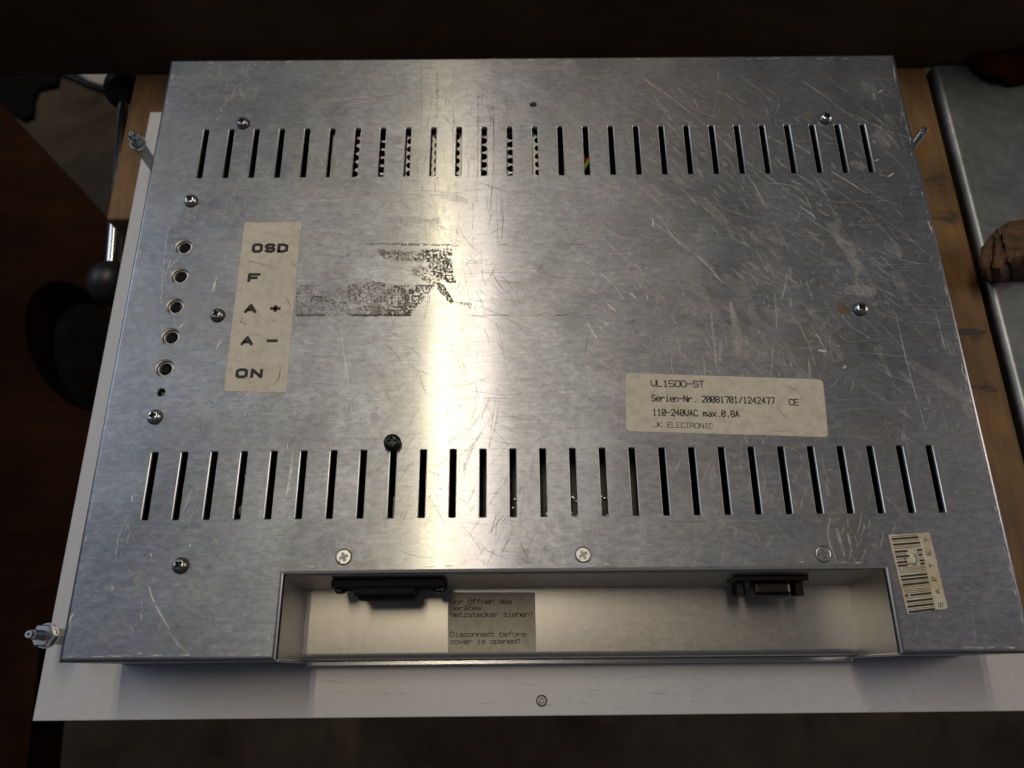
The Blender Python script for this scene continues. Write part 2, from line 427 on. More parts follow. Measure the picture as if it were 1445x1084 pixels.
X0, X1, Y0, Y1 = -179.5, 179.3, -52.0, 228.7
RX0, RX1, RY = -99.8, 130.0, -21.2
PITCH = 12.0
outline = [(X0, Y0), (RX0, Y0), (RX0, RY), (RX1, RY), (RX1, Y0), (X1, Y0), (X1, Y1), (X0, Y1)]
def inset(poly, d):
    n = len(poly); res = []
    for i in range(n):
        a, b, c = Vector(poly[i - 1]), Vector(poly[i]), Vector(poly[(i + 1) % n])
        e1, e2 = (b - a).normalized(), (c - b).normalized()
        n1, n2 = Vector((-e1.y, e1.x)), Vector((-e2.y, e2.x))     # inward for a counter-clockwise outline
        res.append(tuple(b + (n1 + n2) * d / (1 + n1.dot(n2))))
    return res
holes = []
for i in range(27):
    x = (i - 13) * PITCH
    for yb in (0.0, 158.8):
        holes.append((rrect(x - 1.35, x + 1.35, yb, yb + 27.5, 0.45, 2), rrect(x - 1.64, x + 1.64, yb - 0.29, yb + 27.79, 0.72, 2)))
btn_px = [(259, 348), (253.5, 389), (247, 432), (240.5, 475), (232, 519.5)]
btn = [P(x, y) for x, y in btn_px]
for b in btn: holes.append((circle(b.x, b.y, 3.75, 28), circle(b.x, b.y, 4.15, 28)))
led = P(227, 553.5); holes.append((circle(led.x, led.y, 1.75, 18), circle(led.x, led.y, 1.95, 18)))
vh = P(752.5, 147.5); holes.append((circle(vh.x, vh.y, 1.6, 18), circle(vh.x, vh.y, 1.75, 18)))

bm = bmesh.new()
prof = [(1.5, 0.0), (0.75, -0.2), (0.2, -0.75), (0.0, -1.5), (0.0, -2.4)]
rings_ = [ring(bm, inset(outline, d) if d else outline, z) for d, z in prof]
loops = [rings_[0]]
for inner, outer in holes:
    a = ring(bm, outer, 0.0); b = ring(bm, inner, -0.28); c = ring(bm, inner, -1.5)
    loops.append(a); n0 = len(bm.faces); bridge(bm, a, b); bridge(bm, b, c)
    bm.faces.ensure_lookup_table()
    for f in bm.faces[n0:]: f.material_index = 1
fill_loops(bm, loops)
for a, b in zip(rings_, rings_[1:]):
    n0 = len(bm.faces); bridge(bm, a, b); bm.faces.ensure_lookup_table()
    for k in (1, 2, 3): bm.faces[n0 + k].material_index = 1 if a is rings_[1] else 0
last = rings_[-1]
for i in (0, 4, 5, 6, 7):                       # outer walls fold down to the panel
    a, b = last[i], last[(i + 1) % 8]
    c = bm.verts.new((b.co.x, b.co.y, -0.0502)); d = bm.verts.new((a.co.x, a.co.y, -0.0502))
    bm.faces.new((a, b, c, d))
cover = part('back_cover', bm, M['alu'], smooth=True, flat_top=True, label='scratched brushed aluminium back cover with two rows of vent slots')
cover.data.materials.append(M['cut'])

# front panel plate (the display faces down)
bm = bmesh.new(); box(bm, -213.3, 209.5, -74.0, 239.3, ZB, -50, 0.4)
panel = part('front_panel', bm, M['panel'], label='smooth light grey front panel plate wider than the cover')
# black box added inside; its colour stands in for the enclosed interior's shade
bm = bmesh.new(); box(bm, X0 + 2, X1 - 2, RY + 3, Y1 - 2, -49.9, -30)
part('interior_shade_box', bm, M['dark'])

# connector recess: floor, walls and rolled lip
def sheet(name, quads, m, parent=None, **kw):
    b = bmesh.new()
    for q in quads: b.faces.new([b.verts.new(V(p)) for p in q])
    bmesh.ops.remove_doubles(b, verts=b.verts[:], dist=1e-6)
    return part(name, b, m, parent, smooth=True, **kw)
tx0, tx1, ty = RX0 + 0.5, RX1 - 0.5, RY - 0.4
ZF = -35.0
prof = [(ty - 2.2, ZF)] + [(-48.8, ZF)] + [(-48.8 - 2.6 * math.sin(math.radians(a)), ZF - 2.6 * (1 - math.cos(math.radians(a)))) for a in (18, 36, 54, 72, 90)] + [(-51.4, -49.9)]
tray = sheet('connector_recess', [((tx0, a[0], a[1]), (tx1, a[0], a[1]), (tx1, b[0], b[1]), (tx0, b[0], b[1])) for a, b in zip(prof, prof[1:])],
             M['tray'], label='deep metal recess with sockets at the near edge of the cover')
sheet('rear_wall', [((tx0, ty, -2.6), (tx1, ty, -2.6), (tx1, ty - 2.2, ZF), (tx0, ty - 2.2, ZF)),
                    ((tx0 - 1, ty, -2.6), (tx1 + 1, ty, -2.6), (tx1 + 1, ty + 1.2, -1.4), (tx0 - 1, ty + 1.2, -1.4))], M['tray'], tray)
sheet('side_wall', [((tx0, ty, -1.2), (tx0, -51.6, -1.2), (tx0, -51.6, -49.9), (tx0, ty, -49.9))], M['tray'], tray)
sheet('side_wall', [((tx1, ty, -1.2), (tx1, -51.6, -1.2), (tx1, -51.6, -49.9), (tx1, ty, -49.9))], M['tray'], tray)
bm = bmesh.new(); box(bm, tx0 - .3, tx1 + .3, -53.7, -51.55, -44.8, -43.4, 0.4); part('lip', bm, M['bright'], tray)
for x in (tx0, tx1):
    bm = bmesh.new(); box(bm, x - 0.5, x + 0.5, -52.5, -51.6, -44.5, -1.6, 0.2); part('lip', bm, M['zinc'], tray)

# power socket on the rear wall
def wx(px): return P(px, 832, -22).x
bm = bmesh.new(); box(bm, wx(478), wx(632), ty - 4.0, ty - 0.6, -21, -7, 0.8)
sock = part('power_socket', bm, M['matt'], label='black moulded power socket')
bm = bmesh.new(); box(bm, wx(508), wx(592), ty - 7.0, ty - 3.8, -19.5, -7.5, 1.2); part('socket_body', bm, M['matt'], sock)
bm = bmesh.new(); box(bm, wx(513), wx(588), ty - 8.2, ty - 6.8, -18, -10.5, 0.6); part('socket_rim', bm, M['matt'], sock)
for px in (487, 622):
    bm = bmesh.new(); lathe(bm, [(2.4, 0), (2.4, 1), (1.6, 1.7)], 0, 0, 14)
    bmesh.ops.transform(bm, matrix=Matrix.Translation(Vector((wx(px), ty - 3.9, -13.5)) * mm) @ Matrix.Rotation(math.pi / 2, 4, 'X'), verts=bm.verts[:])
    part('screw', bm, M['blackmetal'], sock, True)
# video socket
bm = bmesh.new(); box(bm, wx(1026), wx(1128), ty - 2.6, ty - 0.5, -22, -9.5, 0.4)
vga = part('video_socket', bm, M['sock'], label='small metal video socket between two hex posts')
bm = bmesh.new(); box(bm, wx(1054), wx(1104), ty - 8.0, ty - 2.4, -20.5, -11.5, 1.4); part('socket_shell', bm, M['sock'], vga)
bm = bmesh.new(); box(bm, wx(1058), wx(1100), ty - 8.3, ty - 7.9, -19.5, -12.5, 0.0); part('socket_face', bm, M['black'], vga)
for px in (1036, 1117):
    bm = bmesh.new(); lathe(bm, [(2.7, 0), (2.7, 5.4), (1.2, 5.6)], 0, 0, 6)
    bmesh.ops.transform(bm, matrix=Matrix.Translation(Vector((wx(px), ty - 2.5, -16)) * mm) @ Matrix.Rotation(math.pi / 2, 4, 'X'), verts=bm.verts[:])
    part('hex_post', bm, M['sock'], vga)

# ---------------------------------------------------------------- screws
def plus(cx, cy, a, h, w, rot):
    pts = []
    for k in range(4):
        t = rot + k * math.pi / 2
        c, s = math.cos(t), math.sin(t)
        for u, v in ((a, -h), (a, h), (w, w)): pts.append((cx + u * c - v * s, cy + u * s + v * c))
    return pts
def screw_head(bm, cx, cy, prof, rtop, ztop, cross, rot, depth):
    """lathe profile up to (rtop, ztop), then a flat top with a real cross recess"""
    n = 24
    rs = [ring(bm, circle(cx, cy, r, n), z) for r, z in prof] + [ring(bm, circle(cx, cy, rtop, n), ztop)]
    for a, b in zip(rs, rs[1:]): bridge(bm, a, b)
    pl = ring(bm, plus(cx, cy, cross, cross * .26, cross * .36, rot), ztop)
    fill_loops(bm, [rs[-1], pl])
    lo = ring(bm, plus(cx, cy, cross * .62, cross * .16, cross * .22, rot), ztop - depth)
    bm.faces.ensure_lookup_table(); n0 = len(bm.faces); bridge(bm, pl, lo); bm.faces.new(lo); bm.faces.ensure_lookup_table()
    for f in bm.faces[n0:]: f.material_index = 1  # recess walls take the dark shade colour instead of bare metal
    return lo
def pan_screw(px, py, m, R=2.85, h=2.5, z0=0.0, rot=0.5, label=None, washer=True):
    c = P(px, py, z0 + h)
    bm = bmesh.new()
    screw_head(bm, c.x, c.y, [(R * .98, z0 - .1), (R, z0 + h * .35), (R * .93, z0 + h * .7), (R * .78, z0 + h * .9)], R * .60, z0 + h, R * .56, rot, 1.3)
    s = part('screw', bm, m, smooth=True, label=label)
    bm = bmesh.new(); bm.faces.new(ring(bm, circle(c.x, c.y, R * .36, 12), z0 + h - 1.22)); part('cross_recess', bm, M['recess'], s)
    if washer:
        bm = bmesh.new(); lathe(bm, [(R * 1.13, z0 - .1), (R * 1.13, z0 + .42), (R * .9, z0 + .5)], c.x, c.y, 24); part('washer', bm, M['rubber'], s)
    return s
for px, py, rot, m in ((341, 170, .3, 'zinc_dark'), (267, 280, .9, 'zinc'), (304.5, 442, .5, 'zinc_dark'), (215, 586, .2, 'zinc'), (251.5, 797, .75, 'zinc_dark'),
                       (1167, 163, .3, 'zinc'), (1217, 433, .6, 'zinc')):
    pan_screw(px, py, M[m], rot=rot)
pan_screw(552.5, 622.5, M['blackmetal'], R=3.55, h=3.2, z0=1.2, rot=.1, label='black cross-head screw standing at the end of a vent slot', washer=False)
c = P(552.5, 622.5, 4.4); bm = bmesh.new(); lathe(bm, [(1.3, 1.4), (1.3, -9)], c.x, c.y, 12); part('screw_shank', bm, M['blackmetal'])
for px, py, rot in ((485, 786, .35), (823, 783, .5), (1162, 782, .2)):
    c = P(px, py, 0.2); bm = bmesh.new()
    screw_head(bm, c.x, c.y, [(2.85, -.1), (2.85, .12)], 2.6, .22, 1.75, rot, 1.4)
    s = part('screw', bm, M['zinc_flat'], label='flat countersunk cross-head screw')
    bm = bmesh.new(); bm.faces.new(ring(bm, circle(c.x, c.y, 1.1, 12), .22 - 1.32)); part('cross_recess', bm, M['recess'], s)
    bm = bmesh.new(); a = ring(bm, circle(c.x, c.y, 3.2, 24), .06); b = ring(bm, circle(c.x, c.y, 2.8, 24), .06); bridge(bm, a, b); part('grime_ring', bm, M['rubber'], s)
c = P(764.5, 989, -49.6); bm = bmesh.new()
screw_head(bm, c.x, c.y, [(2.0, -50.1), (2.0, -49.8)], 1.8, -49.6, 1.0, .4, .6); s = part('screw', bm, M['zinc_dark'], label='small recessed screw in the front panel plate')
bm = bmesh.new(); a = ring(bm, circle(c.x, c.y, 2.35, 24), -49.9); b = ring(bm, circle(c.x, c.y, 1.95, 24), -49.9); bridge(bm, a, b); part('grime_ring', bm, M['rubber'], s)

# ---------------------------------------------------------------- studs on the panel
def stud(x, y, ztip, nuts, r=2.0):
    bm = bmesh.new(); pr = [(r, -50.2)]
    z = -50.0
    while z < ztip - 2.2:
        pr += [(r, z), (r * .86, z + .35)]; z += .7
    pr += [(r * .9, ztip - 2), (r * .88, ztip - .5), (r * .7, ztip)]
    lathe(bm, pr, x, y, 18)
    s = part('stud', bm, M['zinc'], smooth=True, label='threaded steel mounting stud')
    bm = bmesh.new(); bm.faces.new(ring(bm, circle(x, y, r * .3, 10), ztip + .05)); part('centre_mark', bm, M['recess'], s)
    for kind, z0, h, rr in nuts:
        bm = bmesh.new()
        if kind == 'nut': lathe(bm, [(rr * .92, z0), (rr, z0 + .4), (rr, z0 + h - .4), (rr * .9, z0 + h)], x, y, 6)
        else: lathe(bm, [(rr, z0), (rr, z0 + h)], x, y, 26)
        part('hex_nut' if kind == 'nut' else 'washer', bm, M['zinc'] if z0 > -42 else M['zinc_dark'], s)
    return s
stud(-203.0, 199.6, -19, [('nut', -49.9, 22.5, 3.2), ('washer', -27.2, 1.0, 4.2), ('nut', -26.2, 3.2, 3.4)])
stud(-203.3, -41.0, -18.5, [('washer', -32.0, 1.0, 5.0), ('nut', -31.0, 3.8, 4.7), ('nut', -49.9, 18, 3.6)])
stud(205.0, 206.8, -29, [])

# ---------------------------------------------------------------- buttons and indicator
for b in btn:
    bm = bmesh.new(); lathe(bm, [(1.75, -9), (1.75, -2.5), (1.55, -2.1), (0.8, -2.0)], b.x, b.y, 20)
    s = part('push_button', bm, M['matt'], smooth=True)
    bm = bmesh.new()
    a, c, d, e = (ring(bm, circle(b.x, b.y, r, 24), z) for r, z in ((3.5, -8), (3.4, -1.5), (2.72, -1.2), (2.35, -4)))
    bridge(bm, a, c); bridge(bm, c, d); bridge(bm, d, e); part('collar', bm, M['cut'], s, True)
bm = bmesh.new(); lathe(bm, [(1.5, -8), (1.5, -3), (1.2, -2.1), (.6, -1.7)], led.x, led.y, 16)
part('indicator_light', bm, M['led'], smooth=True, label='tiny green indicator light in a round hole')

# ---------------------------------------------------------------- inside, seen through the slots
zc = -4.5
bm = bmesh.new()
hx, hy, hr = 4.35, 4.6, 1.8
xa, xb = P(484, 200, zc).x, P(772, 200, zc).x
ny, nx = 9, int((xb - xa) / hx)
for i in range(nx):
    for j in range(ny):
        cx = xa + (i + .5) * hx; cy = 152 + (j + (.5 if i % 2 else 0)) * hy
        ca = math.atan2(hy, hx); o, q = [], []
        for a in (0, ca / 2, ca, (ca + math.pi / 2) / 2, math.pi / 2, math.pi - (ca + math.pi / 2) / 2, math.pi - ca, math.pi - ca / 2):
            q.append(a)
        q = q + [a + math.pi for a in q]
        for a in q:
            c_, s_ = math.cos(a), math.sin(a); t = min(hx / 2 / max(abs(c_), 1e-6), hy / 2 / max(abs(s_), 1e-6)); o.append((cx + t * c_, cy + t * s_))
        q = [(cx + hr * math.cos(a), cy + hr * math.sin(a)) for a in q]
        a, b, c = ring(bm, o, zc), ring(bm, q, zc), ring(bm, q, zc - .9)
        bridge(bm, a, b); bridge(bm, b, c)
cage = part('perforated_cage', bm, M['cage'], label='perforated metal cage under the upper vent slots')
bm = bmesh.new(); box(bm, xa - 4.6, xa - 3.6, 150, 195, -29.5, -3.5); part('cage_wall', bm, M['zinc_dark'], cage)
bm = bmesh.new(); box(bm, P(600, 200, -9).x, P(618, 200, -9).x, 163, 178, -14, -9, .5); part('yellow_tape', bm, M['yellow'], cage)
bm = bmesh.new(); box(bm, P(655, 700, -18).x, P(920, 700, -18).x, -6, 34, -20, -18.4)
pcb = part('circuit_board', bm, M['pcb'], label='green circuit board under the lower vent slots')
rng = random.Random(3)
for k in range(34):
    x = P(rng.choice((725, 767, 810, 852)) + rng.uniform(-5, 5), 700, -17).x; y = rng.uniform(-2, 12); s_ = rng.uniform(.15, .5)
    bm = bmesh.new(); box(bm, x - s_, x + s_, y - s_ * .7, y + s_ * .7, -18.5, -18.4 + rng.uniform(.4, 2.0)); part('component', bm, M['solder'] if k % 3 else M['black'], pcb)
for m_, pts in (('red', ((815, 205, -9), (822, 222, -8), (826, 228, -8), (836, 222, -9))), ('green', ((816, 246, -8), (824, 238, -7), (830, 228, -8), (838, 236, -9)))):
    bm = bmesh.new(); tube(bm, [P(*p) for p in pts], 1.2, 10); part('wire', bm, M[m_], smooth=True)
pA = P(556, 722, -8); bm = bmesh.new(); tube(bm, [(pA.x, pA.y - 3, -8), (pA.x, pA.y + 6, -8)], .5, 8); part('wire', bm, M['pale'])

# ---------------------------------------------------------------- labels and lettering
G = {
 'A': '02 28 42;14 34', 'C': '47 38 18 07 03 12 32 43', 'D': '02 08 28 47 43 22 02', 'E': '48 08 02 42;05 35', 'F': '48 08 02;05 35',
 'G': '47 38 18 07 03 12 32 43 45 25', 'I': '18 38;28 22;12 32', 'J': '48 43 32 12 03', 'K': '08 02;48 05 42', 'L': '08 02 42', 'N': '02 08 42 48',
 'O': '12 03 07 18 38 47 43 32 12', 'Ö': '12 03 05 17 37 45 43 32 12;19 19;39 39', 'R': '02 08 38 47 46 35 05;25 42', 'S': '47 38 18 07 06 15 35 44 43 32 12 03',
 'T': '08 48;28 22', 'V': '08 04 22 44 48', 'U': '08 03 12 32 43 48', 'Y': '08 25 48;25 22', '0': '12 03 07 18 38 47 43 32 12;03 47', 'o0': '02 08 48 42 02',
 '1': '17 28 22;12 32', '2': '07 18 38 47 46 02 42', '4': '32 38 04 44', '5': '48 08 05 35 44 43 32 12 03', '7': '08 48 47 22',
 '8': '15 06 07 18 38 47 46 35 15 04 03 12 32 43 44 35', '/': '02 48', '-': '05 45', '+': '05 45;27 23', '.': '22 22', ',': '23 21', '!': '28 22;17 37',
 'a': '16 36 45 42;44 14 03 12 32 43', 'ä': '16 36 45 42;44 14 03 12 32 43;18 18;38 38', 'b': '08 02;05 16 36 45 43 32 12 03', 'c': '45 36 16 05 03 12 32 43',
 'd': '48 42;45 36 16 05 03 12 32 43', 'e': '04 44 45 36 16 05 03 12 42', 'f': '47 38 28 17 12;06 36', 'h': '08 02;05 16 36 45 42', 'i': '16 26 22;12 32;28 28',
 'k': '08 02;36 04 42', 'm': '02 06;05 16 25 22;25 36 45 42', 'n': '02 06;05 16 36 45 42', 'o': '12 03 05 16 36 45 43 32 12', 'p': '00 06;05 16 36 45 43 32 12 03',
 'r': '02 06;04 26 36 45', 's': '45 36 16 05 14 34 43 32 12 03', 't': '18 13 22 32 43;06 36', 'v': '06 22 46', 'x': '02 46;06 42', 'z': '06 46 02 42', ' ': ''}
def text(s, p0, p1, cap, z, parent, weight=.55, m='ink', fill=.80):
    """stroke lettering along the baseline p0 -> p1 (photo pixels on plane z)"""
    a, b = P(*p0, z), P(*p1, z); d = Vector((b.x - a.x, b.y - a.y)); L = d.length; d.normalize(); n = Vector((-d.y, d.x))
    mid = ((p0[0] + p1[0]) / 2, (p0[1] + p1[1]) / 2)
    nd = Vector((p1[0] - p0[0], p1[1] - p0[1])).normalized()
    q, q2 = P(*mid, z), P(mid[0] + nd.y * cap, mid[1] - nd.x * cap, z); H = (Vector((q2.x, q2.y)) - Vector((q.x, q.y))).length
    cells = list(s); adv = L / (len(cells) - 1 + fill); ux = adv * fill / 4; uy = H / 6; hw = weight * uy * .5
    bm = bmesh.new()
    for i, ch in enumerate(cells):
        g = G['o0'] if ch == 'Q' else G[ch]
        for st in filter(None, g.split(';')):
            pts = []
            for t in st.split():
                v = Vector((a.x, a.y)) + d * (i * adv + int(t[0]) * ux) + n * ((int(t[1]) - 2) * uy); pts.append((v.x, v.y))
            if len(pts) == 2 and pts[0] == pts[1]: pts[1] = (pts[0][0] + d.x * hw * 2, pts[0][1] + d.y * hw * 2)
            for k in range(len(pts) - 1):
                u = Vector(pts[k + 1]) - Vector(pts[k]); u = u.normalized() * hw * .6
                ribbon(bm, [(pts[k][0] - u.x, pts[k][1] - u.y), (pts[k + 1][0] + u.x, pts[k + 1][1] + u.y)], hw, z + .02 + .0015 * (k % 5), False)
    return part('lettering', bm, M[m], parent)
def sticker(name, px, z, m, r=1.2, jag=0.0, **kw):
    c = [Vector(P(x, y, z)[:2]) for x, y in px]; pts = []
    for i in range(4):
        p, a, b = c[i], c[i - 1], c[(i + 1) % 4]
        e0, e1 = p + (a - p).normalized() * r, p + (b - p).normalized() * r
        for t in (0, .33, .67, 1): pts.append((1 - t) ** 2 * e0 + 2 * t * (1 - t) * p + t * t * e1)
        if jag:
            f = c[(i + 1) % 4] + (p - c[(i + 1) % 4]).normalized() * r; k = int((f - e1).length / 1.5)
            nn = Vector((-(f - e1).y, (f - e1).x)).normalized()
            for j in range(1, k): pts.append(e1.lerp(f, j / k) + nn * jag * noise.noise(Vector((j * .8, i * 7, 1.3))))
    bm = bmesh.new(); a = ring(bm, pts, z); b = ring(bm, pts, z - .14); fill_loops(bm, [a]); bridge(bm, a, b)
    return part(name, bm, M[m], **kw)
def marks(parent, z, lst, m='smear', w=.16):
    bm = bmesh.new()
    for i, l in enumerate(lst):
        pts = [P(x, y, z) for x, y in l]; ribbon(bm, [(p.x, p.y) for p in pts], w, z + .012 + .0006 * i)
    part('dirt_marks', bm, M[m], parent, kind='stuff')
Z = .15
lab = sticker('control_label', ((345, 314), (425, 313), (403.5, 554), (316, 552)), Z, 'paper', 1.3, .12, label='yellowed control label lettered OSD, F, A and ON')
for s, a, b, cap in (('OSD', (357, 355), (404, 355), 9.5), ('F', (351, 397), (365, 397), 9.5), ('A', (346, 440.5), (360, 440.5), 9.5), ('+', (382, 440.5), (394, 440.5), 10),
                     ('A', (341, 486), (355, 486), 9.5), ('-', (377, 486), (390, 486), 10), ('ON', (334, 532), (368, 532), 10)):
    text(s, a, b, cap, Z, lab, 2.5, fill=.62 if len(s) > 1 else 1)
def cp(l, ox, oy, s): return [(ox + x / s, oy + y / s) for x, y in l]
marks(lab, Z, [cp(l, 300, 300, 4.17) for l in ([(175, 270), (250, 295), (380, 325)], [(460, 310), (475, 300), (485, 320)], [(175, 620), (165, 645), (195, 655), (190, 680)],
      [(340, 640), (365, 640), (375, 625)], [(265, 890), (270, 900)], [(390, 895), (400, 920), (392, 960), (385, 990), (365, 995)], [(415, 910), (425, 915)], [(180, 135), (215, 130)],
      [(500, 90), (508, 110), (510, 135)], [(405, 600), (470, 598)], [(420, 490), (440, 510), (460, 560)], [(140, 450), (143, 470)])], w=.2)
lab = sticker('rating_label', ((883, 526.5), (1161, 535.5), (1169, 617), (883.5, 608.5)), Z, 'paper', 2.0, .1, label='yellowed rating label with serial number')
text('VL15OO-ST', (919, 545.5), (994, 546.5), 8.5, Z, lab, 1.0, fill=.82)
text('Serien-Nr. 20081701/1242477', (920, 566), (1093, 570), 8.5, Z, lab, 1.05, fill=.74)
text('CE', (1114, 571.5), (1127, 572), 8, Z, lab, 1.1, fill=.8)
text('110-240VAC max.0,8A', (921.5, 586), (1043, 588.5), 8.5, Z, lab, 1.05, fill=.74)
text('JK ELECTRONIC', (922.5, 602.5), (1006, 605), 7, Z, lab, .8, 'ink_thin', fill=.82)
marks(lab, Z, [cp(l, 860, 510, 4.5156) for l in ([(640, 162), (668, 154)], [(570, 186), (600, 180)], [(1070, 270), (1090, 320), (1135, 365)], [(1100, 140), (1160, 170), (1240, 230)],
      [(1020, 440), (1100, 445), (1180, 430)], [(1305, 338), (1309, 342)], [(535, 455), (550, 458)], [(400, 280), (420, 310), (415, 380)], [(105, 360), (110, 364)])], w=.14)
lab = sticker('barcode_label', ((1253.5, 755), (1312, 751.5), (1337.5, 858.5), (1281, 866.5)), Z, 'paper2', .5, .25, label='torn yellowed barcode label')
c0, c1, c2, c3 = [Vector(P(x, y, Z)[:2]) for x, y in ((1256, 756), (1297, 753), (1322, 861), (1281.5, 866))]
bm = bmesh.new(); rng = random.Random(11); t = .012; k = 0
bars = [1, 3, 1, 0, 3, 1, 1, 0, 3, 1, 3, 1, 0, 3, 3, 1, 1, 1, 1, 0, 3, 3, 1, 3, 1, 0, 1, 1, 1, 3, 1, 0, 3, 1, 3, 1, 3]
unit = 1 / sum({0: .8, 1: 1.75, 3: 3.6}[b] for b in bars)
for b in bars:
    if b:
        h = unit * (.62 if b == 1 else 2.4); u0 = .03; u1 = .97 - .02 * rng.random()
        segs = [(u0, u1)]
        if .20 < t < .40: segs = [(u0, .36 + .14 * rng.random()), (.80, u1)]         # scraped off patch
        elif rng.random() < .25: g_ = rng.uniform(.1, .35); segs = [(u0, g_), (g_ + .06, u1)]
        for s0, s1 in segs:
            q = [c0.lerp(c3, tt).lerp(c1.lerp(c2, tt), uu) for tt, uu in ((t, s0), (t, s1), (t + h, s1), (t + h, s0))]
            bm.faces.new([bm.verts.new(V((p.x, p.y, Z + .02))) for p in q])
    t += unit * {0: .8, 1: 1.75, 3: 3.6}[b]
part('barcode_bars', bm, M['ink'], lab)
text('SAFTEY', (1331, 857), (1308.5, 759), 5.6, Z, lab, 1.1, fill=.34)
marks(lab, Z, [cp(l, 1240, 740, 7.743) for l in ([(300, 300), (280, 370), (320, 430), (400, 440), (425, 390), (390, 330), (350, 300)], [(380, 290), (440, 290), (400, 330)], [(500, 760), (510, 755)])], 's_dark', .45)
marks(lab, Z, [cp(l, 1240, 740, 7.743) for l in ([(430, 170), (390, 220), (380, 290)], [(440, 200), (400, 260)], [(360, 870), (372, 930)], [(330, 360), (380, 420)])], 's_hi', .5)
zf = ZF + .15
lab = sticker('warning_label', ((632, 836), (755, 836), (756.5, 920), (632, 921)), zf, 'paper3', .15, label='grey warning label in the recess, in German and English')
for s, a, b in (('Vor Öffnen des', (636, 852.5), (722, 852)), ('Gerätes', (636, 861.5), (679, 861)), ('Netzstecker ziehen!', (636, 870.5), (753, 870)),
                ('Disconnect before', (636, 898.5), (742, 898)), ('cover is opened!', (636, 908.5), (735, 908))):
    text(s, a, b, 6.5, zf, lab, .95, 'ink', fill=.82)

# ---------------------------------------------------------------- wear on the cover
rng = random.Random(21)
layers = {k: bmesh.new() for k in ('s_hi', 's_mid', 's_lo', 's_dark', 's_smear')}
cnt = 0
def okay(p):
    return X0 + 1.8 < p[0] < X1 - 1.8 and Y0 + 1.8 < p[1] < Y1 - 1.8 and not (RX0 - 2 < p[0] < RX1 + 2 and p[1] < RY + 2)
def blocked(p):
    for yb in (0.0, 158.8):
        if yb - .5 < p[1] < yb + 28 and abs((p[0] + 6) % PITCH - 6) < 1.9 and abs(p[0]) < 160: return True
    for b in btn:
        if (p[0] - b.x) ** 2 + (p[1] - b.y) ** 2 < 17: return True
    return False
def add(kind, pts, hw, taper=True):
    global cnt
    cnt += 1; z = .02 + (cnt % 997) * .00006
    run = []
    for p in pts + [None]:
        if p is not None and okay(p) and not blocked(p): run.append(p)
        else:
            if len(run) > 1: ribbon(layers[kind], run, hw, z, taper)
            run = []
def dense(pts, step=1.0):
    out = []
    for a, b in zip(pts, pts[1:]):
        k = max(1, int(math.hypot(b[0] - a[0], b[1] - a[1]) / step))
        for i in range(k): out.append((a[0] + (b[0] - a[0]) * i / k, a[1] + (b[1] - a[1]) * i / k))
    return out + [pts[-1]]
def smooth_poly(pts):
    for _ in range(2):
        o = [pts[0]]
        for a, b in zip(pts, pts[1:]):
            o += [(a[0] * .75 + b[0] * .25, a[1] * .75 + b[1] * .25), (a[0] * .25 + b[0] * .75, a[1] * .25 + b[1] * .75)]
        pts = o + [pts[-1]]
    return pts
def scratch(kind, px, hw):
    pts = [P(x, y, .03) for x, y in px]; add(kind, dense(smooth_poly([(p.x, p.y) for p in pts])), hw)
# traced single scratches (photo pixels)
for px, hw in ((((183, 726), (173, 743), (166, 760), (163, 786)), .16), (((209, 823), (214, 843), (226, 866), (239, 888)), .30), (((186, 700), (187, 710)), .25),
               (((200, 845), (199, 876)), .2), (((212, 780), (214, 786)), .25), (((155, 824), (160, 832)), .5), (((215, 815), (220, 820)), .3),
               (((792, 332), (812, 354), (840, 381), (862, 397), (874, 413), (882, 425)), .16), (((481, 450), (483, 486), (490, 530), (497, 584)), .18),
               (((715, 498), (739, 553), (759, 622)), .14), (((928, 300), (952, 339), (974, 355)), .22), (((984, 362), (1000, 376), (1021, 401)), .28),
               (((1173, 242), (1200, 258), (1224, 273)), .24), (((888, 413), (899, 422)), .3), (((949, 449), (954, 457)), .3), (((921, 308), (922, 320)), .3),
               (((1084, 258), (1130, 262), (1152, 310)), .12), (((1128, 292), (1144, 300), (1151, 310)), .3), (((1252, 250), (1262, 244)), .35), (((1232, 228), (1240, 225)), .3),
               (((302, 413), (304, 397)), .2), (((306, 390), (298, 414)), .3), (((250, 466), (264, 450)), .35), (((312, 480), (304, 494)), .3),
               (((413, 640), (410, 670), (404, 700)), .5), (((270, 690), (262, 715), (254, 730)), .15), (((238, 320), (232, 355), (226, 440)), .15),
               (((252, 365), (236, 380)), .2), (((241, 366), (232, 391)), .2), (((1127, 455), (1138, 480)), .25), (((1146, 460), (1166, 496)), .2), (((1154, 494), (1166, 496)), .5),
               (((1190, 520), (1194, 516)), .5), (((1320, 440), (1335, 498)), .18), (((1264, 445), (1284, 530), (1302, 590), (1304, 602)), .15),
               (((700, 380), (730, 381), (757, 382)), .22), (((828, 455), (846, 484)), .4), (((870, 440), (856, 428)), .3), (((1240, 130), (1246, 127)), .3)):
    scratch('s_hi', px, hw)
